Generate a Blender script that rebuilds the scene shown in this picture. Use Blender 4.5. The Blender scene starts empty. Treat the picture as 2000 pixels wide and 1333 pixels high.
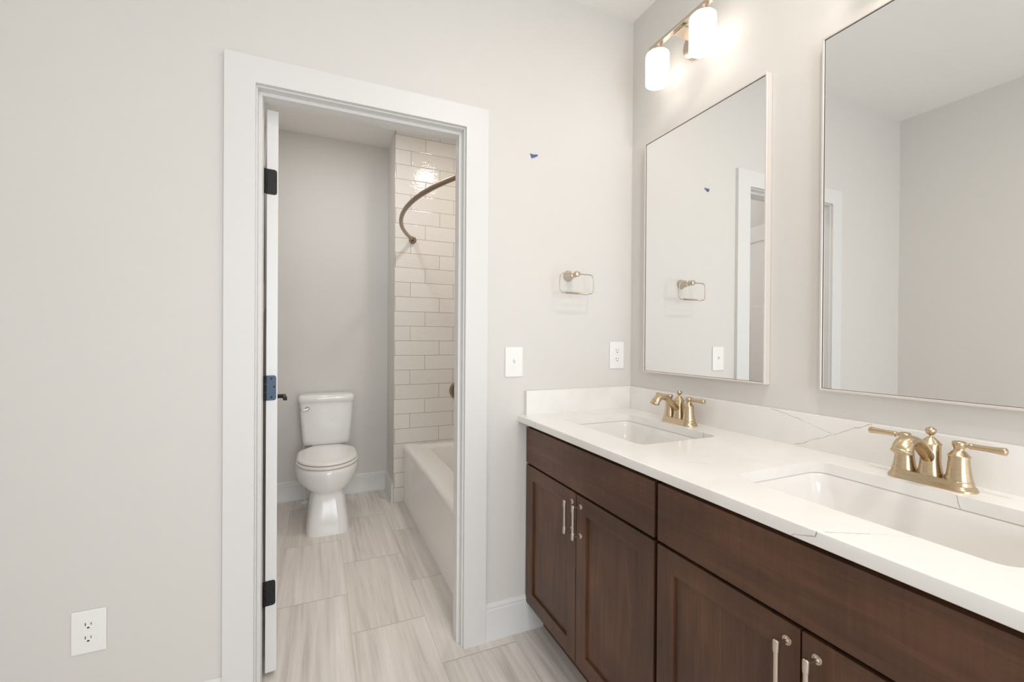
import bpy, bmesh, math, random
from mathutils import Vector, Matrix
random.seed(7)
PI = math.pi
C = bpy.context.scene.collection
SC = bpy.context.scene

# ------------------------------------------------------------------ camera, world, exposure, large lights
YAW, PIT, ROL = 0.41523, -0.004426, 0.006605
fw = Vector((math.sin(YAW)*math.cos(PIT), math.cos(YAW)*math.cos(PIT), math.sin(PIT)))
rt = Vector((math.cos(YAW), -math.sin(YAW), 0)); up = rt.cross(fw)
r2 = rt*math.cos(ROL)+up*math.sin(ROL); u2 = -rt*math.sin(ROL)+up*math.cos(ROL)
cam = bpy.data.objects.new('camera', bpy.data.cameras.new('camera')); C.objects.link(cam)
cam.matrix_world = Matrix(((r2.x, u2.x, -fw.x, -1.3413), (r2.y, u2.y, -fw.y, -1.6586),
                           (r2.z, u2.z, -fw.z, 1.2179), (0, 0, 0, 1)))
cam.data.sensor_width = 36; cam.data.lens = 856.8*36/2000; cam.data.clip_start = .02
SC.camera = cam
SC.view_settings.view_transform = 'Standard'; SC.view_settings.look = 'None'
SC.view_settings.gamma = 1; SC.view_settings.use_curve_mapping = False
SC.view_settings.exposure = 0.0
SC.cycles.max_bounces = 14; SC.cycles.diffuse_bounces = 8; SC.cycles.transparent_max_bounces = 16
SC.cycles.sample_clamp_indirect = 6; SC.cycles.use_denoising = True

world = bpy.data.worlds.new('daylight'); SC.world = world; world.use_nodes = True
bg = world.node_tree.nodes['Background']; bg.inputs[0].default_value = (.80, .90, 1, 1); bg.inputs[1].default_value = 1.0

def area(name, loc, rot, sx, sy, power, col, spread=PI):
    l = bpy.data.lights.new(name, 'AREA'); l.shape = 'RECTANGLE'; l.size = sx; l.size_y = sy
    l.energy = power; l.color = col; l.spread = spread
    o = bpy.data.objects.new(name, l); C.objects.link(o); o.location = loc; o.rotation_euler = rot
    return o
# daylight entering through the window of the rear wall (behind the camera)
area('window_daylight', (-.95, -3.42, 1.25), (PI/2, 0, 0), 1.3, 1.8, 40, (.90, .955, 1.0))
# warm recessed ceiling lamp over the bath, 
area('bath_downlight', (-.42, .82, 2.735), (0, 0, 0), .14, .14, 7.2, (1, .91, .82))
area('toilet_fill', (-1.28, 1.12, 2.735), (0, 0, 0), .14, .14, 5, (.95, .975, 1))  # added fill for the toilet area, no lamp known there
area('room_fill', (-.55, -1.3, 2.69), (0, 0, 0), .16, .16, 8.8, (1, .90, .80))  # unseen overhead fill, added to lift the counter, floor and vanity wall
area('room_fill_rear', (-.85, -2.2, 2.69), (0, 0, 0), .16, .16, 9, (1, .92, .83))  # second added fill, brightens the left wall and floor

# ------------------------------------------------------------------ node helpers / materials
class NT:
    def __init__(s, name):
        s.m = bpy.data.materials.new(name); s.m.use_nodes = True; s.t = s.m.node_tree
        s.b = s.t.nodes['Principled BSDF']; s.out = s.t.nodes['Material Output']
    def n(s, kind, **k):
        n = s.t.nodes.new(kind)
        for a, v in k.items(): setattr(n, a, v)
        return n
    def l(s, a, b): s.t.links.new(a, b)
    def put(s, sock, v):
        if hasattr(v, 'links') or hasattr(v, 'is_linked'): s.l(v, sock)
        else: sock.default_value = v
    def math(s, op, a, b=None, c=None):
        n = s.n('ShaderNodeMath', operation=op); s.put(n.inputs[0], a)
        if b is not None: s.put(n.inputs[1], b)
        if c is not None: s.put(n.inputs[2], c)
        return n.outputs[0]
    def vmath(s, op, a, b=None, out=0):
        n = s.n('ShaderNodeVectorMath', operation=op); s.put(n.inputs[0], a)
        if b is not None: s.put(n.inputs[1], b)
        return n.outputs['Value'] if op in ('DOT_PRODUCT', 'LENGTH', 'DISTANCE') else n.outputs[0]
    def scale(s, a, f):
        n = s.n('ShaderNodeVectorMath', operation='SCALE'); s.put(n.inputs[0], a); s.put(n.inputs[3], f); return n.outputs[0]
    def pos(s):
        return s.n('ShaderNodeNewGeometry').outputs['Position']
    def obj(s):
        return s.n('ShaderNodeTexCoord').outputs['Object']
    def mapping(s, v, loc=(0,0,0), rot=(0,0,0), sc=(1,1,1)):
        n = s.n('ShaderNodeMapping'); s.l(v, n.inputs[0]); n.inputs[1].default_value = loc
        n.inputs[2].default_value = rot; n.inputs[3].default_value = sc; return n.outputs[0]
    def noise(s, v, scale, detail=4, rough=.5, dist=0, dim='3D', w=None):
        n = s.n('ShaderNodeTexNoise', noise_dimensions=dim); s.l(v, n.inputs['Vector'])
        n.inputs['Scale'].default_value = scale; n.inputs['Detail'].default_value = detail
        n.inputs['Roughness'].default_value = rough; n.inputs['Distortion'].default_value = dist
        if w is not None: s.l(w, n.inputs['W'])
        return n
    def ramp(s, f, stops):
        n = s.n('ShaderNodeValToRGB'); s.l(f, n.inputs[0]); e = n.color_ramp.elements
        while len(e) < len(stops): e.new(.5)
        for el, (p, c) in zip(e, stops): el.position = p; el.color = (*c, 1)
        return n.outputs[0]
    def mix(s, f, a, b, blend='MIX'):
        n = s.n('ShaderNodeMix', data_type='RGBA', blend_type=blend); s.put(n.inputs[0], f)
        for i, v in ((6, a), (7, b)):
            if isinstance(v, tuple): n.inputs[i].default_value = (*v, 1)
            else: s.l(v, n.inputs[i])
        return n.outputs[2]
    def bump(s, h, strength=.1, dist=.01, normal=None):
        n = s.n('ShaderNodeBump'); s.l(h, n.inputs['Height']); n.inputs['Strength'].default_value = strength
        n.inputs['Distance'].default_value = dist
        if normal is not None: s.l(normal, n.inputs['Normal'])
        s.l(n.outputs[0], s.b.inputs['Normal']); return n.outputs[0]
    def base(s, col, rough=.5, metal=0, coat=0, spec=None):
        s.put(s.b.inputs['Base Color'], (*col, 1) if isinstance(col, tuple) else col)
        s.put(s.b.inputs['Roughness'], rough); s.b.inputs['Metallic'].default_value = metal
        s.b.inputs['Coat Weight'].default_value = coat; s.b.inputs['Coat Roughness'].default_value = .08
        if spec is not None: s.b.inputs['Specular IOR Level'].default_value = spec

def srgb(r, g, b):
    f = lambda c: (c/255/12.92) if c/255 <= .04045 else ((c/255+.055)/1.055)**2.4
    return (f(r), f(g), f(b))

def paint(name, col, rough=.6, bs=.04, scale=420):
    m = NT(name); nz = m.noise(m.pos(), 2.2, 3)
    dark = tuple(c*.97 for c in col)
    m.base(m.mix(nz.outputs[0], dark, col), rough); m.bump(m.noise(m.pos(), scale, 2).outputs[0], bs, .002)
    return m.m
def plain(name, col, rough=.4, metal=0, coat=0, spec=None, var=.03, scale=30):
    m = NT(name); nz = m.noise(m.obj(), scale, 3)
    dark = tuple(c*(1-var) for c in col)
    m.base(m.mix(nz.outputs[0], dark, col), rough, metal, coat, spec); return m.m
def brushed(name, col, rough=.25, sc=(60, 60, 1500)):
    m = NT(name); nz = m.noise(m.mapping(m.obj(), sc=sc), 1, 4)
    m.base(m.mix(nz.outputs[0], tuple(c*.96 for c in col), col), m.math('MULTIPLY_ADD', nz.outputs[0], .06, rough-.03), 1)
    return m.m

WALL = (.703, .686, .662)
M_wall = paint('wall_paint', WALL, .55)
M_ceil = paint('ceiling_paint', (.86, .85, .83), .8)
M_trim = paint('trim_paint', (.745, .746, .742), .4, .012, 120)
M_door = paint('door_paint', (.82, .82, .82), .35, .015, 120)
M_por = plain('vitreous_china', (.86, .86, .855), .12, 0, .5, var=.01)
M_sink = plain('sink_china', (.80, .785, .765), .12, 0, .5, var=.01)
M_seat = plain('seat_plastic', (.84, .825, .80), .2, var=.01)
M_tub = plain('tub_enamel', (.84, .82, .79), .12, 0, .4, var=.01)
M_plate = plain('plate_plastic', (.87, .87, .86), .3, var=.01)
M_slot = plain('slot_dark', (.015, .015, .015), .6)
M_gold = brushed('champagne_bronze', srgb(204, 184, 154), .28)
M_nick = brushed('brushed_nickel', srgb(206, 194, 180), .3)
M_nick2 = brushed('warm_nickel', srgb(206, 194, 178), .3)
M_chrome = plain('chrome', (.75, .75, .76), .12, 1)
M_rod = brushed('bronze_nickel', srgb(150, 132, 112), .3)
M_black = plain('black_metal', (.010, .010, .011), .42, 0, 0, .35)
M_blue = plain('blue_grey_leaf', srgb(64, 79, 99), .4, .3)  # blue-grey base colour, set on the middle hinge leaf alone
M_frame = plain('satin_frame', srgb(226, 220, 214), .32, .35)
M_lip_shade = plain('lip_shade_dark', srgb(74, 70, 66), .5)
M_dark = plain('carcass_edge', (.010, .008, .007), .6)
M_tape = plain('blue_tape', srgb(92, 112, 168), .7, var=.2, scale=150)
M_caulk = plain('grey_profile', srgb(196, 188, 180), .35, .6)
M_hose = plain('supply_white', (.74, .74, .75), .35)

# mirror silver
mm = NT('mirror_silver'); nzm = mm.noise(mm.pos(), 3, 2)
mm.base(mm.mix(nzm.outputs[0], (.925, .93, .925), (.93, .935, .93)), .0, 1); M_mirror = mm.m

# opal lamp glass (gives off light) and thin clear glass
mo = NT('opal_lit_glass'); nzo = mo.noise(mo.obj(), 14, 2)
mo.base((.9, .88, .85), .3); mo.l(mo.mix(nzo.outputs[0], (1, .925, .84), (1, .935, .85)), mo.b.inputs['Emission Color'])
mo.b.inputs['Emission Strength'].default_value = 2.45; M_opal = mo.m
def thin_glass(name, milky):
    g = NT(name); t = g.n('ShaderNodeBsdfTransparent'); gl = g.n('ShaderNodeBsdfGlossy'); gl.inputs['Roughness'].default_value = .03
    tr = g.n('ShaderNodeBsdfTranslucent'); tr.inputs[0].default_value = (1, 1, 1, 1)
    fr = g.n('ShaderNodeLayerWeight'); fr.inputs[0].default_value = .22
    m1 = g.n('ShaderNodeMixShader'); m2 = g.n('ShaderNodeMixShader')
    m1.inputs[0].default_value = milky; g.l(t.outputs[0], m1.inputs[1]); g.l(tr.outputs[0], m1.inputs[2])
    g.l(g.math('MULTIPLY', fr.outputs['Fresnel'], .8), m2.inputs[0]); g.l(m1.outputs[0], m2.inputs[1]); g.l(gl.outputs[0], m2.inputs[2])
    g.l(m2.outputs[0], g.out.inputs[0]); return g.m
M_pane = thin_glass('window_glass', .0)

# stacked-tile pattern: mask of the joints + a random value per tile
def tiling(m, u, v, L, h, step, joint):
    vr = m.math('DIVIDE', v, h); row = m.math('FLOOR', vr); fv = m.math('FRACT', vr)
    ur = m.math('MULTIPLY_ADD', row, step, m.math('DIVIDE', u, L)); col = m.math('FLOOR', ur); fu = m.math('FRACT', ur)
    du = m.math('MULTIPLY', m.math('MINIMUM', fu, m.math('SUBTRACT', 1.0, fu)), L)
    dv = m.math('MULTIPLY', m.math('MINIMUM', fv, m.math('SUBTRACT', 1.0, fv)), h)
    d = m.math('MINIMUM', du, dv)
    mask = m.n('ShaderNodeMapRange'); m.l(d, mask.inputs[0]); mask.inputs[1].default_value = joint*.5; mask.inputs[2].default_value = joint*.5+.0012
    idv = m.n('ShaderNodeCombineXYZ'); m.l(row, idv.inputs[0]); m.l(col, idv.inputs[1])
    wn = m.n('ShaderNodeTexWhiteNoise', noise_dimensions='3D'); m.l(idv.outputs[0], wn.inputs[0])
    return mask.outputs[0], wn.outputs['Value'], wn.outputs['Color'], d

def sep(m):
    n = m.n('ShaderNodeSeparateXYZ'); m.l(m.pos(), n.inputs[0]); return n.outputs

# floor: 12 x 24 in. porcelain with linear grain running towards the bath
mf = NT('floor_porcelain'); xs = sep(mf)
mask, rnd, rcol, d = tiling(mf, mf.math('ADD', xs[1], -.25+.0), mf.math('ADD', xs[0], 1.213), .613, .3025, .5, .003)
off = mf.vmath('ADD', mf.pos(), mf.scale(rcol, 7.0))
g1 = mf.noise(mf.mapping(off, sc=(26, 1.1, 1)), 1, 6, .62, .6).outputs[0]
g2 = mf.noise(mf.mapping(off, sc=(90, 2.2, 1)), 1, 4, .6, .3).outputs[0]
g3 = mf.noise(mf.mapping(off, sc=(7, .8, 1)), 1, 3, .5, .8).outputs[0]
gg = mf.math('ADD', mf.math('MULTIPLY', g1, .5), mf.math('ADD', mf.math('MULTIPLY', g2, .22), mf.math('MULTIPLY', g3, .3)))
fc = mf.ramp(gg, [(.36, srgb(188, 180, 174)), (.48, srgb(217, 211, 205)), (.60, srgb(230, 225, 220)), (.70, srgb(240, 237, 233))])
fc = mf.mix(mf.math('MULTIPLY', rnd, .10), fc, srgb(186, 172, 160))
jl = mf.n('ShaderNodeMapRange'); fvf = mf.math('FRACT', mf.math('DIVIDE', mf.math('ADD', xs[0], 1.213), .3025))
mf.l(mf.math('MINIMUM', fvf, mf.math('SUBTRACT', 1.0, fvf)), jl.inputs[0]); jl.inputs[1].default_value = .008; jl.inputs[2].default_value = .012
jl.inputs[3].default_value = .28; jl.inputs[4].default_value = .85      # long joints almost match the tile, cross joints read a little stronger
jm = mf.math('MULTIPLY', mf.math('SUBTRACT', 1.0, mask), jl.outputs[0])
mf.base(mf.mix(jm, fc, srgb(182, 169, 156)), .34); mf.bump(mask, .35, .002); M_floor = mf.m

# shower wall: 4 x 13 in. glazed tile, one-third running offset, hand-made waviness
def wall_tile(name, axis):
    w = NT(name); xs = sep(w)
    mask, rnd, rcol, d = tiling(w, w.math('ADD', xs[axis], .4935), w.math('ADD', xs[2], -.4357), .331, .1091, -1/3+1e-6, .0018)
    ht = w.noise(w.mapping(w.vmath('ADD', w.pos(), w.scale(rcol, 3)), sc=(34, 34, 60)), 1, 3, .5).outputs[0]
    fine = w.noise(w.mapping(w.pos(), sc=(30, 30, 260)), 1, 3).outputs[0]
    c = w.mix(rnd, (.78, .755, .72), (.82, .80, .765)); c = w.mix(w.math('MULTIPLY', fine, .25), c, (.74, .71, .67))
    w.base(w.mix(mask, srgb(160, 146, 132), c), w.math('MULTIPLY_ADD', mask, -.5, .59), 0, 0)
    edge = w.n('ShaderNodeMapRange'); w.l(d, edge.inputs[0]); edge.inputs[2].default_value = .005
    b1 = w.bump(ht, .36, .004); w.bump(edge.outputs[0], .5, .0015, b1); return w.m
M_tile = wall_tile('glazed_tile', 0); M_tile_side = wall_tile('glazed_tile_side', 1)

# cabinet wood, grain along the given axis (0 x,1 y,2 z)
def wood(name, axis, fig=False):
    w = NT(name); sc = [22, 22, 22]; sc[axis] = 2.4
    a = w.noise(w.mapping(w.obj(), sc=tuple(sc)), 1.3, 6, .6, .5).outputs[0]
    sc2 = [170, 170, 170]; sc2[axis] = 5
    b = w.noise(w.mapping(w.obj(), sc=tuple(sc2)), 1, 4, .6).outputs[0]
    big = w.noise(w.obj(), 3.5, 3, .5, .4).outputs[0]
    v = w.math('ADD', w.math('MULTIPLY', a, .38), w.math('ADD', w.math('MULTIPLY', b, .2), w.math('MULTIPLY', big, .42)))
    if fig:   # curly-maple figure across the grain
        sc3 = [10, 10, 10]; sc3[axis] = 110
        sc3[2] = 7
        f = w.noise(w.mapping(w.obj(), sc=tuple(sc3)), 1, 3, .6).outputs[0]
        v = w.math('ADD', w.math('MULTIPLY', v, .86), w.math('MULTIPLY', f, .14))
    c = w.ramp(v, [(.33, srgb(58, 38, 27)), (.5, srgb(84, 56, 40)), (.67, srgb(112, 76, 54))])
    w.base(c, .40, 0, .04, .4); w.bump(b, .03, .001); return w.m
M_wood_h = wood('stained_maple_horizontal', 1, True); M_wood_v = wood('stained_maple_vertical', 2)

# white quartz with sparse fine veins (world-space segments)
mq = NT('white_quartz')
P0 = mq.pos()
wob = mq.noise(P0, 34, 6, .62); wv = mq.vmath('SUBTRACT', wob.outputs['Color'], (.5, .5, .5))
Pws = [mq.vmath('ADD', P0, mq.vmath('MULTIPLY', wv, v)) for v in ((0, .016, .016), (.016, .016, 0), (.016, 0, .016))]
veins = [((-.02,-.715,1.002),(-.02,-.80,.985),.0010),((-.02,-.80,.985),(-.02,-.905,.953),.0008),
 ((-.02,-.790,.905),(-.02,-.87,.942),.0010),((-.02,-.87,.942),(-.02,-.992,1.002),.0010),
 ((-.02,-.03,.970),(-.02,-.10,.995),.0006),((-.5473,-.02,.9478),(-.46,-.02,.998),.0004),
 ((-.5811,-.1625,.905),(-.5811,-.1626,.878),.0007),((-.5811,-.6981,.904),(-.5811,-.7003,.892),.0009),
 ((-.5811,-1.1977,.904),(-.5811,-1.196,.893),.0012),((-.5811,-1.196,.893),(-.5811,-1.155,.876),.0010),
 ((-.575,-1.206,.902),(-.51,-1.238,.902),.0009),((-.51,-1.238,.902),(-.46,-1.275,.902),.0005),
 ((-.46,-.80,.902),(-.4305,-.838,.902),.0007),((-.394,-.926,.904),(-.397,-.926,.872),.0006),
 ((-.1345,-.551,.904),(-.1345,-.556,.872),.0008),((-.1345,-1.201,.904),(-.1345,-1.209,.872),.0008)]
best = None
for a, b, wd in veins:
    a = Vector(a); b = Vector(b); ba = b-a
    pl = 1 if abs(a.z-.902) < .0005 and abs(b.z-.902) < .0005 else (2 if abs(a.y+.02) < 1e-4 else 0)
    pa = mq.vmath('SUBTRACT', Pws[pl], tuple(a))
    t = mq.math('DIVIDE', mq.vmath('DOT_PRODUCT', pa, tuple(ba)), ba.length_squared)
    t = mq.math('MINIMUM', mq.math('MAXIMUM', t, 0.0), 1.0)
    n = mq.n('ShaderNodeVectorMath', operation='SCALE'); n.inputs[0].default_value = tuple(ba); mq.l(t, n.inputs[3])
    dd = mq.math('DIVIDE', mq.vmath('DISTANCE', pa, n.outputs[0]), wd)
    best = dd if best is None else mq.math('MINIMUM', best, dd)
vm = mq.n('ShaderNodeMapRange'); mq.l(best, vm.inputs[0]); vm.inputs[1].default_value = .3; vm.inputs[2].default_value = 1.5
vm.inputs[3].default_value = 1; vm.inputs[4].default_value = 0
patch = mq.ramp(mq.noise(P0, 26, 3).outputs[0], [(.30, (.40,.40,.40)), (.62, (1,1,1))])
vf = mq.math('MULTIPLY', vm.outputs[0], patch)
cl = mq.noise(P0, 3, 4, .55, .6).outputs[0]
qc = mq.ramp(cl, [(.35, (.80, .785, .765)), (.5, (.85, .84, .825)), (.65, (.86, .85, .835))])
mq.base(mq.mix(mq.math('MULTIPLY', vf, .75), qc, srgb(120, 104, 90)), .16); M_quartz = mq.m

# ------------------------------------------------------------------ mesh helpers
class MB:
    def __init__(s): s.bm = bmesh.new(); s.wn = False
    def box(s, x0, x1, y0, y1, z0, z1, bev=0, seg=2):
        x0, x1 = sorted((x0, x1)); y0, y1 = sorted((y0, y1)); z0, z1 = sorted((z0, z1))
        g = bmesh.ops.create_cube(s.bm, size=1)
        vs = g['verts']
        for v in vs: v.co = Vector(((x0+x1)/2+v.co.x*(x1-x0), (y0+y1)/2+v.co.y*(y1-y0), (z0+z1)/2+v.co.z*(z1-z0)))
        if bev:
            s.wn = True
            es = list({e for v in vs for e in v.link_edges})
            bmesh.ops.bevel(s.bm, geom=es, offset=bev, segments=seg, affect='EDGES', profile=.5)
        return s
    def loft(s, rings, cap0=True, cap1=True, closed=False):
        R = [[s.bm.verts.new(p) for p in r] for r in rings]; n = len(R[0])
        pairs = list(zip(R[:-1], R[1:])) + ([(R[-1], R[0])] if closed else [])
        for a, b in pairs:
            for i in range(n):
                j = (i+1) % n
                try: s.bm.faces.new((a[i], a[j], b[j], b[i]))
                except ValueError: pass
        if not closed:
            if cap0: s.bm.faces.new(list(reversed(R[0])))
            if cap1: s.bm.faces.new(R[-1])
        return s
    def lathe(s, prof, loc=(0,0,0), axis='z', n=28, caps=True):
        # prof: (radius, height) along the axis
        A = {'z': (Vector((1,0,0)), Vector((0,1,0)), Vector((0,0,1))), 'x': (Vector((0,1,0)), Vector((0,0,1)), Vector((1,0,0))),
             '-x': (Vector((0,0,1)), Vector((0,1,0)), Vector((-1,0,0))), 'y': (Vector((0,0,1)), Vector((1,0,0)), Vector((0,1,0))),
             '-y': (Vector((1,0,0)), Vector((0,0,1)), Vector((0,-1,0))), '-z': (Vector((0,1,0)), Vector((1,0,0)), Vector((0,0,-1)))}
        if isinstance(axis, str): a, b, c = A[axis]
        else:
            c = Vector(axis).normalized(); a = c.orthogonal().normalized(); b = c.cross(a)
        L = Vector(loc)
        rings = [[L+a*r*math.cos(2*PI*i/n)+b*r*math.sin(2*PI*i/n)+c*h for i in range(n)] for r, h in prof]
        return s.loft(rings, caps, caps)
    def tube(s, pts, r, n=14, closed=False):
        pts = [Vector(p) for p in pts]; N = len(pts); rad = r if hasattr(r, '__len__') else [r]*N
        rings = []; prev = None
        for i, p in enumerate(pts):
            if closed: t = (pts[(i+1) % N]-pts[i-1]).normalized()
            else: t = (pts[min(i+1, N-1)]-pts[max(i-1, 0)]).normalized()
            if prev is None: nn = t.orthogonal().normalized()
            else: nn = (prev-t*prev.dot(t)).normalized()
            prev = nn; bb = t.cross(nn)
            rings.append([p+nn*rad[i]*math.cos(2*PI*k/n)+bb*rad[i]*math.sin(2*PI*k/n) for k in range(n)])
        return s.loft(rings, closed=closed)
    def plate(s, outer, holes, z0, z1):
        for z, flip in ((z0, True), (z1, False)):
            edges = []; loops = []
            for poly in [outer]+holes:
                vs = [s.bm.verts.new((x, y, z)) for x, y in poly]; loops.append(vs)
                edges += [s.bm.edges.new((vs[i], vs[(i+1) % len(vs)])) for i in range(len(vs))]
            r = bmesh.ops.triangle_fill(s.bm, use_beauty=True, use_dissolve=False, edges=edges)
            if flip: low = loops
            else: high = loops
        for a, b in zip(low, high):
            for i in range(len(a)):
                j = (i+1) % len(a); s.bm.faces.new((a[i], a[j], b[j], b[i]))
        return s
    def prism(s, prof, a, b, u, v, o=(0,0,0)):
        # extrude a closed 2-D profile (in directions u,v) from point a to b
        u = Vector(u); v = Vector(v)
        return s.loft([[Vector(e)+u*p+v*q for p, q in prof] for e in (a, b)])
    def rot(s, M):
        bmesh.ops.transform(s.bm, matrix=M, verts=s.bm.verts); return s
    def build(s, name, mat, parent=None, smooth=True, sharp=40):
        bmesh.ops.remove_doubles(s.bm, verts=s.bm.verts, dist=1e-6)
        bmesh.ops.recalc_face_normals(s.bm, faces=s.bm.faces)
        me = bpy.data.meshes.new(name); s.bm.to_mesh(me); s.bm.free()
        if smooth:
            me.polygons.foreach_set('use_smooth', [True]*len(me.polygons)); me.set_sharp_from_angle(angle=math.radians(sharp))
        o = bpy.data.objects.new(name, me); me.materials.append(mat); C.objects.link(o)
        if s.wn and smooth:
            w = o.modifiers.new('even_shading', 'WEIGHTED_NORMAL'); w.mode = 'FACE_AREA'; w.weight = 100; w.keep_sharp = True
        if parent: o.parent = parent
        return o

def rrect(cx, cy, hx, hy, r, n=8):
    out = []
    for sx, sy, a0 in ((1, 1, 0), (-1, 1, 90), (-1, -1, 180), (1, -1, 270)):
        for k in range(n+1):
            a = math.radians(a0+90*k/n); out.append((cx+sx*(hx-r)+r*math.cos(a), cy+sy*(hy-r)+r*math.sin(a)))
    return out
def spline(pts, n=8):
    P = [Vector(p) for p in pts]; P = [2*P[0]-P[1]]+P+[2*P[-1]-P[-2]]; out = []
    for i in range(1, len(P)-2):
        for k in range(n):
            t = k/n; a, b, c, d = P[i-1:i+3]
            out.append(.5*((2*b)+(c-a)*t+(2*a-5*b+4*c-d)*t*t+(3*b-a-3*c+d)*t**3))
    out.append(P[-2]); return out
def struct(o): o['kind'] = 'structure'; return o
def tag(o, label, cat, group=None):
    o['label'] = label; o['category'] = cat
    if group: o['group'] = group
    return o
def thing(name, label, cat, loc, group=None):
    o = bpy.data.objects.new(name, None); C.objects.link(o); o.location = loc; o.empty_display_size = .05
    return tag(o, label, cat, group)
def copy_thing(o, loc, label):
    r = o.copy(); C.objects.link(r); r.location = loc; r['label'] = label
    for ch in o.children:
        c = ch.copy(); C.objects.link(c); c.parent = r
        for g in ch.children:
            d = g.copy(); C.objects.link(d); d.parent = c
    return r

# ------------------------------------------------------------------ room shell
H, HB = 2.7014, 2.7512
XL, YR, DW = -2.279, -3.35, .115          # left wall, rear wall, door-wall thickness
JL, JR, JT = -1.527, -.8218, 2.04          # jamb faces of the doorway
XB, D1, D2 = -1.70, 1.6558, 1.9918         # bath: left wall, tiled end wall, wall behind toilet
XRET, XT = -.832, -.7626                   # wall return, tub apron
struct(MB().box(XL-.1, .1, YR-.1, D2+.1, -.1, 0).build('floor', M_floor))
struct(MB().box(XL-.1, .1, YR-.1, DW-.001, H, H+.15).build('ceiling', M_ceil))
struct(MB().box(XB-.1, .1, DW, D2+.1, HB, HB+.1).build('ceiling_bath', M_ceil))
b = MB()
b.box(XL, JL-.019, 0, DW, 0, H).box(JR+.019, 0, 0, DW, 0, H).box(JL-.019, JR+.019, 0, DW, JT+.019, H)
b.box(XB, 0, DW-.02, DW, H, HB)
struct(b.build('wall_back', M_wall, smooth=False))
struct(MB().box(0, .1, YR, DW, 0, H).build('wall_right', M_wall))
struct(MB().box(XL-.1, XL, YR, DW, 0, H).build('wall_left', M_wall))
WX0, WX1, WZ0, WZ1 = -1.65, -.25, .30, 2.20
b = MB(); b.box(XL, WX0, YR-.1, YR, 0, H).box(WX1, 0, YR-.1, YR, 0, H).box(WX0, WX1, YR-.1, YR, 0, WZ0).box(WX0, WX1, YR-.1, YR, WZ1, H)
struct(b.build('wall_rear', M_wall, smooth=False))
struct(MB().box(XB-.1, XB, DW, D2, 0, HB).build('wall_bath_left', M_wall))
struct(MB().box(XB, 0, D2, D2+.1, 0, HB).build('wall_bath_back', M_wall))
struct(MB().box(XRET, 0, D1+.010, D2, 0, HB).build('wall_bath_return', M_wall))
b = MB(); b.box(XRET+.003, 0, D1, D1+.010, 0, HB)
struct(b.build('wall_bath_tile', M_tile, smooth=False))
struct(MB().box(0, .1, DW, D2, 0, HB).build('wall_bath_right', M_tile_side))
struct(MB().box(XRET-.001, XRET+.003, D1-.0015, D1+.012, 0, HB).build('trim_tile_edge', M_caulk))
# rear window
b = MB()
for x0, x1, z0, z1 in ((WX0, WX0+.05, WZ0, WZ1), (WX1-.05, WX1, WZ0, WZ1), (WX0, WX1, WZ0, WZ0+.05), (WX0, WX1, WZ1-.05, WZ1), (-.975, -.925, WZ0, WZ1)):
    b.box(x0, x1, YR-.07, YR-.03, z0, z1)
w1 = struct(b.build('window_1', M_trim, smooth=False))
MB().box(WX0+.03, WX1-.03, YR-.052, YR-.048, WZ0+.03, WZ1-.03).build('pane', M_pane, w1)

# door casing (flat stock, eased edges), jamb with stops
cl, cr, ct = -1.6194, -.7236, 2.1316; il, ir, it = -1.531, -.8168, 2.045
def casing(b, ya, yb, xr):
    b.wn = True
    e = .0025; sg = 1 if yb > ya else -1
    def U(k): return [(cl+k, 0), (cl+k, ct-k), (xr-k, ct-k), (xr-k, 0), (ir+k, 0), (ir+k, it+k), (il-k, it+k), (il-k, 0)]
    b.loft([[Vector((x, y, z)) for x, z in U(k)] for y, k in ((ya, 0), (yb-sg*e, 0), (yb-sg*e*.3, e*.3), (yb, e))])
b = MB()
casing(b, 0, -.018, cr)
struct(b.build('trim_1', M_trim))
b = MB()
b.box(JL-.019, JL, -.002, DW+.002, 0, JT+.019, .0015).box(JR, JR+.019, -.002, DW+.002, 0, JT+.019, .0015).box(JL-.003, JR+.003, -.0015, DW+.0015, JT, JT+.018, .001)
st = .011; s0, s1 = .028, .074
b.box(JL-.004, JL+st, s0, s1, 0, JT-st+.001, .001).box(JR-st, JR+.004, s0, s1, 0, JT-st+.001, .001).box(JL-.003, JR+.003, s0, s1, JT-st, JT+.004, .001)
struct(b.build('trim_2', M_trim))
b = MB(); y = DW
casing(b, y, y+.018, cr-.045)
struct(b.build('trim_3', M_trim))

# baseboards: (thickness, height) profile with a small cap and bead
BB = [(0, 0), (.017, 0), (.017, .012), (.0145, .016), (.0145, .122), (.011, .1255), (.011, .130), (.0125, .1335), (.0105, .1385), (.006, .142), (.004, .1467), (0, .1467)]
def baseboard(name, a, b_, out, k=1.0):
    struct(MB().prism([(p, q*k) for p, q in BB], a, b_, out, (0,0,1)).build(name, M_trim))
baseboard('baseboard_back_right', (cr, 0, 0), (-.463, 0, 0), (0,-1,0))
baseboard('baseboard_back_left', (XL, 0, 0), (cl, 0, 0), (0,-1,0), .87)
baseboard('baseboard_left', (XL, YR, 0), (XL, 0, 0), (1,0,0))
baseboard('baseboard_rear', (XL, YR, 0), (0, YR, 0), (0,1,0))
baseboard('baseboard_right', (0, YR, 0), (0, -1.56, 0), (-1,0,0))
baseboard('baseboard_bath_back', (XB, D2, 0), (XRET, D2, 0), (0,-1,0))
baseboard('baseboard_bath_left', (XB, DW+.02, 0), (XB, D2, 0), (1,0,0))
baseboard('baseboard_bath_return', (XRET, D1, 0), (XRET, D2, 0), (-1,0,0))

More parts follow.
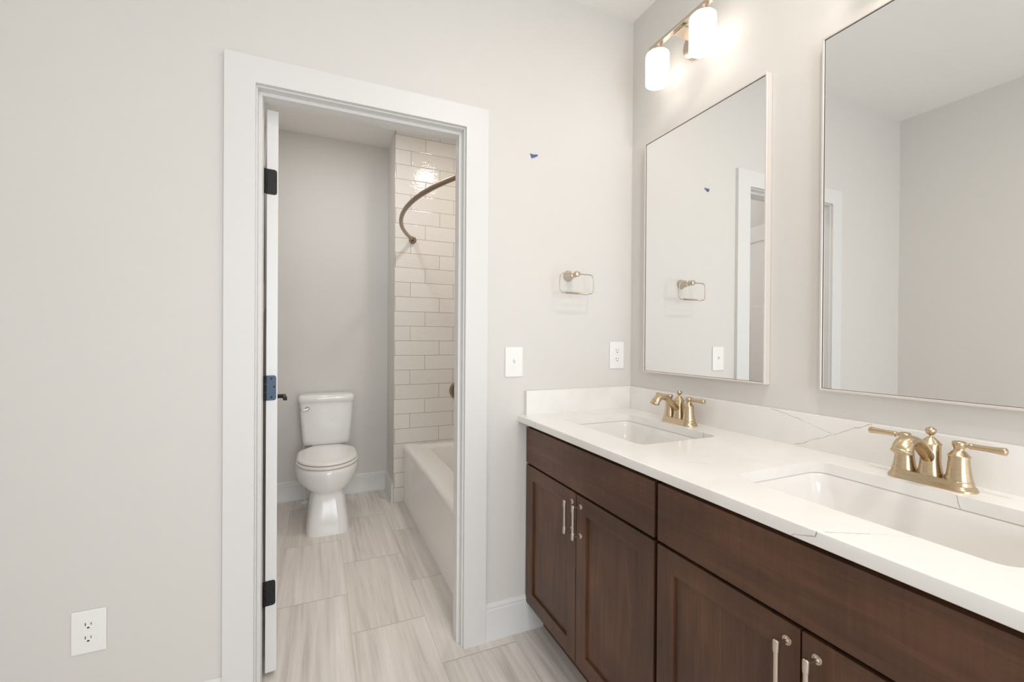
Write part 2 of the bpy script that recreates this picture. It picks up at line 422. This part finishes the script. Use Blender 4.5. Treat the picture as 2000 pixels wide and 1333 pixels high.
# ------------------------------------------------------------------ bath door, hung open on the left jamb
TH = math.radians(6.7); HX, HY = -1.4757, .1205      # right front corner of the hinge edge
DWd, DT, DZ0, DZ1 = .695, .0357, .0205, 2.0255
door = bpy.data.objects.new('door_1', None); C.objects.link(door); door['kind'] = 'structure'
door.location = (HX, HY, 0); door.rotation_euler = (0, 0, TH)      # local +y runs along the door, local -x is its thickness
b = MB(); rec = .006
S = .115
rails = [(DZ0, .26), (1.335, 1.455), (1.915, DZ1)]
b.box(-DT, 0, 0, S, DZ0, DZ1, .001).box(-DT, 0, DWd-S, DWd, DZ0, DZ1, .001)
for z0, z1 in rails: b.box(-DT+.0004, -.0004, S-.004, DWd-S+.004, z0, z1, .001)
b.box(-DT+.0006, -.0006, DWd/2-S/2, DWd/2+S/2, .252, 1.343, .001)
b.box(-DT+rec, -rec, S-.002, DWd-S+.002, .25, 1.92)
b.build('door_slab', M_door, door, sharp=30)
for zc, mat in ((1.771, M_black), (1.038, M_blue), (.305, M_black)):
    b = MB(); hh = .0445
    prof = [(-DT+.0005, -hh), (-.0125, -hh)] + [(-.0125+.0085*math.sin(a), -hh+.0085-.0085*math.cos(a)) for a in (.4, .8, 1.2, 1.57)] \
         + [(-.0125+.0085*math.cos(a), hh-.0085+.0085*math.sin(a)) for a in (0, .4, .8, 1.2)] + [(-.0125, hh), (-DT+.0005, hh)]
    b.loft([[Vector((x, y, zc+z)) for x, z in prof] for y in (.0005, -.0022)])
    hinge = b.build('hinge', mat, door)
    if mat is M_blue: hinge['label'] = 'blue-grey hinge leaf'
    b = MB()
    for k in range(3): b.lathe([(.0052, -.0135), (.0052, .0135)], (-DT-.004, -.004, zc+(k-1)*.0298), n=14)
    b.box(-DT-.0105, -DT-.008, -.025, .0, zc-hh, zc+hh)
    b.build('knuckle', M_black, hinge)
    for dx, dz in ((-.019, .033), (-.0105, .004), (-.019, -.033)):
        s = MB(); s.lathe([(.0036, 0), (.0034, .0012), (.0012, .0014), (.001, .0006)], (dx, -.0021, zc+dz), '-y', n=14); s.build('screw', M_black, hinge)
b = MB(); lz = .932; ly = DWd-.062
b.box(0, .007, ly-.031, ly+.031, lz-.031, lz+.031, .002)
b.lathe([(.0105, 0), (.0095, .055)], (.005, ly, lz), 'x', n=18)
b.box(.046, .062, ly-.112, ly+.012, lz-.0085, lz+.0085, .002)
hd = b.build('door_handle', M_black, door); hd['label'] = 'black lever handle'
b = MB(); b.box(-DT-.007, -DT, ly-.031, ly+.031, lz-.031, lz+.031, .002).lathe([(.0105, 0), (.0095, .055)], (-DT-.005, ly, lz), '-x', n=18)
b.box(-DT-.06, -DT-.046, ly-.112, ly+.012, lz-.0085, lz+.0085, .002); b.build('door_handle', M_black, door)

# ------------------------------------------------------------------ toilet
TX, TY = -1.283, D2
to = thing('toilet', 'white two-piece toilet with closed lid in the room beyond the doorway', 'toilet', (TX, TY, 0))
def egg(a, yf, yb, z, n=48, pf=2.0, pb=2.6):
    yc = yf+(yb-yf)*.47; out = []
    for i in range(n):
        t = 2*PI*i/n; c, s = math.cos(t), math.sin(t); p = pf if s < 0 else pb
        x = a*math.copysign(abs(c)**(2/p), c); y = yc + ((yc-yf) if s < 0 else (yb-yc))*math.copysign(abs(s)**(2/p), s)
        out.append(Vector((x, y-TY, z)))
    return out
b = MB()
b.loft([egg(.128, 1.258, 1.74, 0, pf=5, pb=4), egg(.127, 1.259, 1.74, .02, pf=5, pb=4), egg(.119, 1.272, 1.74, .09, pf=5, pb=4),
        egg(.108, 1.290, 1.74, .17, pf=4.6, pb=4), egg(.101, 1.300, 1.745, .225, pf=4, pb=4), egg(.101, 1.300, 1.745, .238, pf=3.4, pb=4), egg(.110, 1.294, 1.75, .250, pf=2.6),
        egg(.137, 1.280, 1.76, .263, pf=2.2), egg(.163, 1.267, 1.77, .286, pf=2.05), egg(.182, 1.259, 1.78, .318), egg(.192, 1.255, 1.785, .352),
        egg(.193, 1.256, 1.79, .374), egg(.189, 1.259, 1.79, .392), egg(.178, 1.269, 1.785, .399), egg(.13, 1.31, 1.76, .400)])
b.box(-.105, .105, 1.70-TY, 1.955-TY, .30, .437, .02, 3)
b.build('bowl', M_por, to, sharp=60)
def trp(z, w, yf, yb, r=.03): return [Vector((x, y-TY, z)) for x, y in rrect(0, (yf+yb)/2, w, (yb-yf)/2, r, 6)]
b = MB(); b.loft([trp(.438, .148, 1.82, 1.965), trp(.446, .157, 1.812, 1.968), trp(.47, .161, 1.808, 1.97), trp(.62, .173, 1.801, 1.974), trp(.745, .181, 1.796, 1.976), trp(.752, .181, 1.796, 1.976)])
b.build('tank', M_por, to, sharp=50)
b = MB(); b.loft([trp(.750, .184, 1.792, 1.978), trp(.758, .188, 1.787, 1.98), trp(.782, .189, 1.786, 1.98), trp(.796, .186, 1.789, 1.979), trp(.803, .176, 1.80, 1.97, .02), trp(.804, .12, 1.84, 1.94, .02)])
b.build('tank_lid', M_por, to, sharp=50)
b = MB(); b.loft([egg(.186, 1.264, 1.77, .402), egg(.190, 1.260, 1.77, .407), egg(.190, 1.260, 1.77, .415), egg(.185, 1.265, 1.768, .420)])
b.build('seat', M_seat, to, sharp=60)
b = MB(); b.loft([egg(.180, 1.269, 1.785, .4255, pb=4.5), egg(.1865, 1.263, 1.79, .4295, pb=4.5), egg(.185, 1.265, 1.79, .437, pb=4.5), egg(.170, 1.279, 1.785, .4435, pb=4.5), egg(.14, 1.32, 1.76, .4475, pb=4), egg(.07, 1.42, 1.7, .4495)])
# taper the back of the lid towards the hinges
for v in b.bm.verts:
    f = min(1, max(0, (v.co.y+TY-1.66)/.10)); v.co.x *= 1-.20*f*f*(3-2*f)
b.build('lid', M_seat, to, sharp=60)
b = MB()
b.lathe([(.015, 0), (.015, .006), (.011, .010), (.008, .018)], (-.128, 1.797-TY, .712), '-y', n=20)
b.tube(spline([(-.128, 1.776-TY, .712), (-.145, 1.772-TY, .706), (-.172, 1.772-TY, .704)], 5), [.008, .0075, .007, .0065, .006, .0055, .0055, .0055, .0055, .006, .005], 12)
fl = b.build('flush_lever', M_chrome, to); fl['label'] = 'chrome flush lever'

ws = thing('water_supply_pipe', 'white supply pipe rising from the floor behind the toilet bowl', 'pipe', (-1.424, 1.915, 0))
b = MB(); b.tube(spline([(.0, 0, 0), (-.006, .005, .07), (-.02, .015, .15), (-.024, .02, .25), (-.018, .01, .36), (-.004, .0, .436)], 5), .0085, 14); b.build('pipe', M_hose, ws)
b = MB(); b.lathe([(.031, 0), (.031, .003), (.026, .008), (.012, .010), (.012, .014)], n=28); b.build('floor_flange', M_hose, ws)

# ------------------------------------------------------------------ bathtub, curved rod, valve
tub = thing('bathtub', 'white alcove bathtub with a plain apron under the curved curtain rod', 'bathtub', (XT, DW+.002, 0))
x1, y0, y1 = -.0005-XT, .001, D1-DW-.0035
def ring(xa, xb, ya, yb, r, z): return [Vector((x, y, z)) for x, y in rrect((xa+xb)/2, (ya+yb)/2, (xb-xa)/2, (yb-ya)/2, r, 8)]
b = MB()
b.loft([ring(.007, x1, y0, y1, .002, 0), ring(.007, x1, y0, y1, .002, .014), ring(.012, x1, y0, y1, .002, .019), ring(.004, x1, y0, y1, .002, .385),
        ring(.003, x1, y0, y1, .003, .405), ring(.012, x1, y0, y1, .003, .4215), ring(.028, x1, y0, y1, .003, .4285), ring(.05, x1-.006, y0+.004, y1-.004, .004, .4305),
        ring(.150, x1-.075, .09, y1-.125, .10, .4305), ring(.158, x1-.082, .098, y1-.133, .10, .427), ring(.166, x1-.09, .106, y1-.142, .10, .415),
        ring(.20, x1-.115, .17, y1-.19, .11, .20), ring(.23, x1-.14, .21, y1-.22, .12, .10), ring(.27, x1-.18, .26, y1-.27, .11, .075)])
b.build('tub_shell', M_tub, tub, sharp=50)
b = MB(); b.lathe([(.032, 0), (.032, .003), (.02, .004)], (.38, y1-.32, .0752), n=24); b.build('drain', M_chrome, tub)

rod = thing('shower_curtain_rod', 'curved bronze-nickel shower curtain rod above the bathtub', 'curtain rod', (-.70, .885, 1.955))
pts = []
L2 = .752; bow = .193; R = (L2*L2+bow*bow)/(2*bow); am = math.asin(L2/R)
for k in range(41):
    a = -am+2*am*k/40; pts.append((-(R*math.cos(a)-(R-bow)), R*math.sin(a), 0))
MB().tube(pts, .0128, 18).build('rod', M_rod, rod)
for sgn in (1, -1):
    b = MB(); ye = sgn*(D1-.885) if sgn > 0 else -(.885-DW-.001)
    ax = '-y' if sgn > 0 else 'y'
    b.lathe([(.028, 0), (.028, .004), (.022, .008), (.014, .010)], (0, ye, 0), ax, n=24)
    b.box(-.012, .012, ye-sgn*.004, ye-sgn*.032, -.026, .020, .005)
    b.lathe([(.0165, -.012), (.0165, .014)], (-.003, ye-sgn*.026, 0), Vector((-math.sin(am), -sgn*math.cos(am), 0)), n=18)
    b.build('bracket', M_rod, rod)
va = thing('shower_valve', 'round bronze-nickel shower valve on the tiled wall above the tub', 'shower valve', (-.335, D1, .815))
b = MB(); b.lathe([(.074, 0), (.074, .004), (.069, .009), (.058, .011), (.055, .008), (.03, .009)], (0,0,0), '-y', n=40); b.build('escutcheon', M_rod, va)
b = MB(); b.lathe([(.027, .009), (.026, .04), (.022, .052), (.008, .056)], (0,0,0), '-y', n=28); b.tube([(0, -.04, -.01), (0, -.05, -.05), (0, -.055, -.085)], [.010, .008, .0085], 14); b.build('handle', M_rod, va)

# ------------------------------------------------------------------ vanity cabinets
XF, XC = -.5433, -.523                    # door fronts, carcass front
def pull(y, parent):
    b = MB(); x = XF-.030; z0, z1 = .5560, .6722; R_ = .0047
    b.lathe([(.0035, z0), (.0056, z0+.0015), (.0062, z0+.004), (.0062, z0+.022), (.0054, z0+.0245), (R_, z0+.025), (R_, z1-.025), (.0054, z1-.0245), (.0062, z1-.022), (.0062, z1-.004), (.0056, z1-.0015), (.0035, z1)], (x, y, 0), n=18)
    for z in (z0+.010, z1-.010):
        b.lathe([(.0037, 0), (.0037, .026), (.0050, .0275), (.0085, .0285), (.0088, .0295), (.0085, .0305)], (x, y, z), 'x', n=28)
    return b.build('handle', M_nick, parent, sharp=28)
def shaker(y0, y1, z0, z1, parent):
    b = MB(); s = .057; e = .0015
    b.box(XF, XF+.019, y0, y0+s, z0, z1, e).box(XF, XF+.019, y1-s, y1, z0, z1, e)
    d = b.build('door', M_wood_v, parent, sharp=30)
    for za, zb in ((z0, z0+s), (z1-s, z1)): MB().box(XF+.0003, XF+.0187, y0+s-.004, y1-s+.004, za, zb, .0008).build('door_rail', M_wood_h, d, sharp=30)
    b = MB(); b.box(XF+.008, XF+.015, y0+s-.003, y1-s+.003, z0+s-.003, z1-s+.003); b.build('door_panel', M_wood_v, d, sharp=30)
    return d
def cabinet(ya, yb, split, label):
    # ya > yb (ya is nearer the door wall)
    cab = thing('vanity_cabinet', label, 'cabinet', (0, 0, 0), 'vanity base cabinets')
    b = MB(); t = .018
    b.box(XC, -.004, ya, ya-t, .1206, .871).box(XC, -.004, yb+t, yb, .1206, .871).box(XC, -.004, ya, yb, .1206, .138)
    b.box(-.02, -.004, ya, yb, .1206, .871).box(XC, XC+.018, ya, yb, .66, .871).box(XC, XC+.018, split+.02, split-.02, .12, .871)
    b.build('carcass', M_dark, cab, smooth=False)
    MB().box(-.462, -.446, ya, yb, 0, .1206).build('toe_kick', M_wood_h, cab)
    MB().box(XF, XF+.019, ya-.0035, yb+.0035, .7042, .8505, .0015).build('drawer_front', M_wood_h, cab, sharp=30)
    for y0, y1, hy in ((split+.0014, ya-.0035, split+.0252), (yb+.0035, split-.0018, split-.0285)):
        d = shaker(y0, y1, .1206, .6962, cab); pull(hy, d)
    return cab
cabinet(-.003, -.7735, -.3943, 'dark brown wooden vanity cabinet against the door wall')
far_cabinet = cabinet(-.7785, -1.520, -1.1484, 'dark brown wooden vanity cabinet in the foreground, farther from the doorway')
MB().box(XC, -.004, -1.5203, -1.5275, .1206, .8725, .001).build('end_panel', M_wood_v, far_cabinet)

# countertop: slab with two cut-outs, back and side splash
top = thing('countertop', 'white quartz countertop with fine brown veins on the dark vanity', 'countertop', (0, 0, 0))
S1, S2 = (-.2945, -.381), (-.2945, -1.158); SHX, SHY = .160, .232
b = MB()
outer = [(-.5765, -.0005), (-.0005, -.0005), (-.0005, -1.535), (-.5765, -1.535)]
holes = [rrect(c[0], c[1], SHX, SHY, .032, 8) for c in (S1, S2)]
b.plate(outer, holes, .8749, .9017)
# eased front nosing
nose = [(-.5765, .8749), (-.5790, .8749), (-.5808, .8765), (-.5811, .879), (-.5811, .8975), (-.5806, .8999), (-.5792, .9012), (-.5765, .9017)]
b.loft([[Vector((x, y, z)) for x, z in nose] for y in (-.0005, -1.535)])
b.build('slab', M_quartz, top, sharp=35)
MB().box(-.0205, -.0005, -.0205, -1.535, .9009, 1.0025, .0018).build('backsplash', M_quartz, top)
MB().box(-.5508, -.0005, -.0205, -.0005, .9009, 1.0025, .0018).build('side_splash', M_quartz, top)

def sink(c, label):
    t = thing('sink', label, 'sink', (c[0], c[1], .8748), 'undermount sinks')
    rr = lambda hx, hy, r, z, ox=0: [Vector((x, y, z)) for x, y in rrect(ox, 0, hx, hy, r, 8)]
    b = MB()
    b.loft([rr(SHX+.022, SHY+.022, .045, -.014), rr(SHX+.022, SHY+.022, .045, -.0004), rr(SHX+.003, SHY+.003, .034, -.0004), rr(SHX, SHY, .033, -.004),
            rr(SHX-.004, SHY-.006, .036, -.03), rr(SHX-.012, SHY-.022, .045, -.08), rr(SHX-.022, SHY-.040, .055, -.108), rr(SHX-.045, SHY-.07, .06, -.124),
            rr(SHX-.10, SHY-.15, .04, -.130), rr(.024, .024, .0235, -.133)], cap0=False, cap1=True)
    b.build('basin', M_sink, t, sharp=60)
    b = MB(); b.lathe([(.022, 0), (.022, .002), (.017, .003), (.016, .001), (.014, .004), (.004, .006)], (0, 0, -.1326), n=24); b.build('drain', M_chrome, t)
    return t
sink(S1, 'white rectangular undermount sink nearest the door wall')
sink(S2, 'white rectangular undermount sink in the foreground, under the second mirror')

def stadium(hl, w, z, n=10):
    out = []
    for sgn, a0 in ((1, 0), (-1, PI)):
        for k in range(n+1):
            a = a0+PI*k/n; out.append(Vector((w*math.cos(a), sgn*(hl-w)+w*math.sin(a), z)))
    return out
def faucet(loc, label):
    f = thing('faucet', label, 'faucet', loc, 'centerset faucets'); f.scale = (1, .94, 1)
    b = MB()
    b.loft([stadium(.0830, .0300, 0), stadium(.0830, .0300, .003), stadium(.0815, .0288, .0042), stadium(.0805, .0280, .0075), stadium(.0780, .0262, .0095), stadium(.0765, .0252, .014), stadium(.0755, .0246, .0195), stadium(.0745, .0238, .0205)])
    b.build('base_plate', M_gold, f, sharp=50)
    col = [(.0240, .0203), (.0240, .0215), (.0222, .028), (.0204, .038), (.0190, .050), (.0182, .062), (.0180, .0705)]
    for sgn in (1, -1):
        y = sgn*.0508
        b = MB(); b.lathe(col+[(.0196, .0708), (.0196, .0722), (.0172, .0745), (.0128, .0805), (.0096, .0835), (.0088, .0865), (.0100, .0905), (.0118, .0935), (.0122, .0985), (.0118, .1015), (.0095, .1030)], (0, y, 0), n=32)
        hb = b.build('handle', M_gold, f, sharp=50)
        b = MB(); b.lathe([(.0052, .006), (.0050, .013), (.0046, .0165), (.0066, .0185), (.0066, .0205), (.0058, .0225), (.0058, .024), (.0060, .045), (.0066, .060), (.0078, .0705), (.0080, .0735), (.0076, .0752), (.0050, .0772), (.0015, .0778)], (0, y, .0962), 'y' if sgn > 0 else '-y', n=20)
        b.build('lever', M_gold, hb, sharp=50)
    b = MB(); b.lathe([(.0235, .0203), (.0235, .0215), (.0215, .030), (.0195, .042), (.0185, .056), (.0185, .0865), (.0202, .0870), (.0202, .0885), (.0178, .0905), (.0135, .0960), (.0085, .1005), (.0070, .1025)], n=32)
    b.build('spout_body', M_gold, f, sharp=50)
    path = spline([(-.004, 0, .052), (-.022, 0, .068), (-.045, 0, .086), (-.066, 0, .0985), (-.086, 0, .1035), (-.104, 0, .0995), (-.115, 0, .0895), (-.1185, 0, .082)], 6)
    n = len(path); rings = []
    for i, p in enumerate(path):
        t = (path[min(i+1, n-1)]-path[max(i-1, 0)]).normalized(); q = i/(n-1); nn = Vector((t.z, 0, -t.x))
        w = .0125+.0062*min(1, q/.8); h = .0125-.0030*min(1, q/.5)+.0050*max(0, (q-.55)/.45)
        rings.append([p+Vector((0, 1, 0))*w*math.cos(2*PI*k/24)+nn*h*math.sin(2*PI*k/24) for k in range(24)])
    b = MB(); b.loft(rings)
    d = (path[-1]-path[-2]).normalized(); nn = Vector((d.z, 0, -d.x))
    b.loft([[path[-1]+d*h+Vector((0, 1, 0))*w*math.cos(2*PI*k/24)+nn*w*.80*math.sin(2*PI*k/24) for k in range(24)] for w, h in ((.0186, -.0015), (.0200, 0), (.0200, .003), (.0178, .0045), (.0140, .005), (.0125, .003))])
    b.build('spout', M_gold, f, sharp=50)
    b = MB(); b.lathe([(.0030, .1020), (.0030, .1065), (.0055, .1080), (.0086, .1110), (.0102, .1150), (.0104, .1195), (.0094, .1212), (.0080, .1215), (.0075, .1205), (.0055, .1240), (.002, .1246)], n=24)
    b.build('lift_knob', M_gold, f, sharp=50)
    return f
faucet((-.0835, -.388, .9019), 'champagne-bronze two-lever faucet at the sink nearest the door wall')
faucet((-.0835, -1.1385, .9019), 'champagne-bronze two-lever faucet in the foreground, below the second mirror')

# ------------------------------------------------------------------ mirrors
def mirror(ya, yb, label):
    t = thing('wall_mirror', label, 'mirror', (0, ya, 1.0765), 'framed vanity mirrors')
    w = ya-yb; h = 1.008; f = .0065; dp = .025
    b = MB(); prof = [(0, -.001), (0, -dp+.0012), (.0012, -dp), (f-.0008, -dp), (f, -dp+.0008), (f, -.001)]
    b.loft([[Vector((x, cy+sy*i, cz+sz*i)) for i, x in prof] for cy, cz, sy, sz in ((0, 0, -1, 1), (-w, 0, 1, 1), (-w, h, 1, -1), (0, h, -1, -1))], closed=True)
    b.build('frame', M_frame, t, smooth=False)
    b = MB(); prof = [(f-.0002, -.0203), (f-.0002, -.0222), (f+.0011, -.0216), (f+.0011, -.0203)]  # dark ring painted in for the shade and reflection inside the frame edge
    b.loft([[Vector((x, cy+sy*i, cz+sz*i)) for i, x in prof] for cy, cz, sy, sz in ((0, 0, -1, 1), (-w, 0, 1, 1), (-w, h, 1, -1), (0, h, -1, -1))], closed=True)
    b.build('lip_shade', M_lip_shade, t, smooth=False)
    MB().box(-.0205, -.002, -f+.001, -w+f-.001, f-.001, h-f+.001).build('mirror_glass', M_mirror, t)
    return t
m1 = mirror(-.1135, -.6935, 'thin-framed rectangular mirror nearest the door wall, reflecting the towel ring')
mirror(-.8605, -1.4405, 'thin-framed rectangular mirror in the foreground, reflecting a bare room corner')
MB().box(-.0206, -.0204, -.0085, -.0145, .0195, .0215).build('etched_mark', M_caulk, m1)

# ------------------------------------------------------------------ vanity lights (lamp glass emits)
def vanity_light(yc, label):
    t = thing('vanity_light', label, 'light fixture', (0, yc, 2.37), 'vanity light bars')
    b = MB(); b.lathe([(.057, .001), (.057, .014), (.054, .019), (.048, .021), (.02, .022)], (0, 0, 0), '-x', n=48); b.build('canopy', M_nick2, t)
    MB().box(-.096, -.019, -.027, .027, .0225, .0300, .0012).build('arm', M_nick2, t)
    MB().box(-.1055, -.0845, -.152, .152, .0335, .0455, .0012).build('bar', M_nick2, t)
    MB().box(-.102, -.088, -.020, .020, .0285, .0345).build('bar_bracket', M_nick2, t)
    for dy in (.1140, -.1140):
        b = MB(); b.lathe([(.017, .034), (.017, .022), (.021, .0205), (.0235, .012), (.0235, .0045), (.016, .003), (.016, -.03), (.012, -.032)], (-.095, dy, 0), n=32); so = b.build('socket', M_nick2, t)
        b = MB(); zt, zb, r = .006, -.120, .046
        b.lathe([(.0175, zt), (r-.012, zt), (r-.006, zt-.0018), (r-.0018, zt-.006), (r, zt-.012), (r, zb+.004), (r-.0012, zb+.0008), (r-.0025, zb), (r-.0045, zb+.001), (r-.005, zb+.005), (r-.005, zt-.014), (r-.012, zt-.007), (.0175, zt-.006)], (-.095, dy, 0), n=56, caps=False)
        b.build('shade', M_opal, so, sharp=50)
vanity_light(-.382, 'two-lamp vanity light with white opal glass cylinder shades above the mirror nearest the door wall')
vanity_light(-1.152, 'two-lamp vanity light above the foreground mirror')

# ------------------------------------------------------------------ towel ring, plates, tape
tr = thing('towel_ring', 'rectangular brushed-nickel towel ring on the wall left of the mirror', 'towel ring', (-.345, 0, 1.4945))
b = MB(); b.lathe([(.0235, 0.0005), (.0235, .004), (.021, .009), (.0175, .025), (.0135, .040), (.012, .046), (.0135, .048), (.0135, .051), (.009, .053), (.0085, .062)], (0,0,0), '-y', n=32)
b.lathe([(.004, .060), (.0105, .063), (.0125, .069), (.0125, .078), (.010, .084), (.004, .086)], (0,0,0), '-y', n=24); b.build('post', M_nick2, tr)
hw, zt, zb, R_ = .0795, 0, -.0815, .014
pp = []
for cx, cz, a0 in ((hw-R_, zt-R_, 0), (-hw+R_, zt-R_, 90), (-hw+R_, zb+R_, 180), (hw-R_, zb+R_, 270)):
    for k in range(7):
        a = math.radians(a0+15*k); pp.append((cx+R_*math.cos(a), -.075, cz+R_*math.sin(a)))
def bowed(p): return (p[0]*(1+.05*(1-((p[2]-(zt+zb)/2)/((zt-zb)/2))**2)), p[1], p[2])
dense = []
for i in range(len(pp)):
    a, c = Vector(pp[i]), Vector(pp[(i+1) % len(pp)]); m = max(1, int((c-a).length/.008))
    dense += [a.lerp(c, k/m) for k in range(m)]
MB().tube([bowed(p) for p in dense], .0026, 12, closed=True).build('ring', M_nick2, tr)
b = MB(); b.lathe([(.003, -.054), (.0052, -.053), (.0052, -.050), (.0042, -.0485), (.0042, .0485), (.0052, .050), (.0052, .053), (.003, .054)], (0, -.075, zb), 'x', n=16); b.build('bar_sleeve', M_nick2, tr)

def plate_mesh(): return MB().box(-.0398, .0398, -.0055, -.0003, -.062, .062, .003, 3)
def outlet(loc, label):
    t = thing('outlet', label, 'outlet', loc, 'duplex wall outlets')
    plate_mesh().build('cover_plate', M_plate, t)
    for dz in (.0193, -.0193):
        b = MB(); prof = []
        for k in range(40):
            a = 2*PI*k/40; x, z = .0172*math.cos(a), .0172*math.sin(a); prof.append((x, max(-.0138, min(.0138, z))))
        b.loft([[Vector((x, y, dz+z)) for x, z in prof] for y in (-.005, -.0068, -.0072)])
        r = b.build('receptacle', M_plate, t)
        b = MB(); b.box(-.0075, -.0055, -.0069, -.0075, dz, dz+.0088).box(.0055, .0073, -.0069, -.0075, dz+.001, dz+.008)
        b.loft([[Vector((x, y, dz-.0066+z)) for x, z in [(.003*math.cos(a*PI/8), max(-.0012, .0032*math.sin(a*PI/8))) for a in range(16)]] for y in (-.0069, -.0075)])
        b.build('slot', M_slot, r, smooth=False)
    MB().lathe([(.0032, .0053), (.0030, .0064), (.001, .0066)], (0,0,0), '-y', n=14).build('screw', M_plate, t)
    return t
outlet((-.083, 0, 1.1466), 'white duplex outlet on the wall above the countertop splash')
outlet((-1.948, 0, .3605), 'white duplex outlet low on the wall left of the doorway')
sw = thing('light_switch', 'white toggle switch plate on the wall right of the doorway', 'switch', (-.602, 0, 1.1235))
plate_mesh().build('cover_plate', M_plate, sw)
b = MB(); b.box(-.0052, .0052, -.0050, -.0062, -.0125, .0125, .0008); b.loft([[Vector((x, -.006, z)) for x, z in ((-.0045, -.006), (.0045, -.006), (.0045, .008), (-.0045, .008))], [Vector((x, -.0165, z)) for x, z in ((-.0038, .006), (.0038, .006), (.0038, .0125), (-.0038, .0125))]]); b.build('toggle', M_plate, sw)
for dz in (.030, -.030): MB().lathe([(.0032, .0053), (.0030, .0064), (.001, .0066)], (0,0,dz), '-y', n=14).build('screw', M_plate, sw)

b = MB()
P = [(-.018, -.0005, .008), (-.004, -.004, .004), (.006, -.0015, .007), (.018, -.006, .006), (.017, -.004, .001), (.002, -.006, -.006), (-.010, -.001, -.012), (-.014, -.003, -.002)]
c = b.bm.verts.new((-.002, -.010, -.001)); c2 = b.bm.verts.new((-.002, -.0004, -.001)); vs = [b.bm.verts.new(p) for p in P]
for i in range(len(vs)):
    b.bm.faces.new((vs[i], vs[(i+1) % len(vs)], c)); b.bm.faces.new((vs[(i+1) % len(vs)], vs[i], c2))
tp = b.build('masking_tape', M_tape, smooth=False); tp.location = (-.516, 0, 1.990)
tag(tp, 'small torn scrap of blue masking tape stuck high on the wall', 'tape')
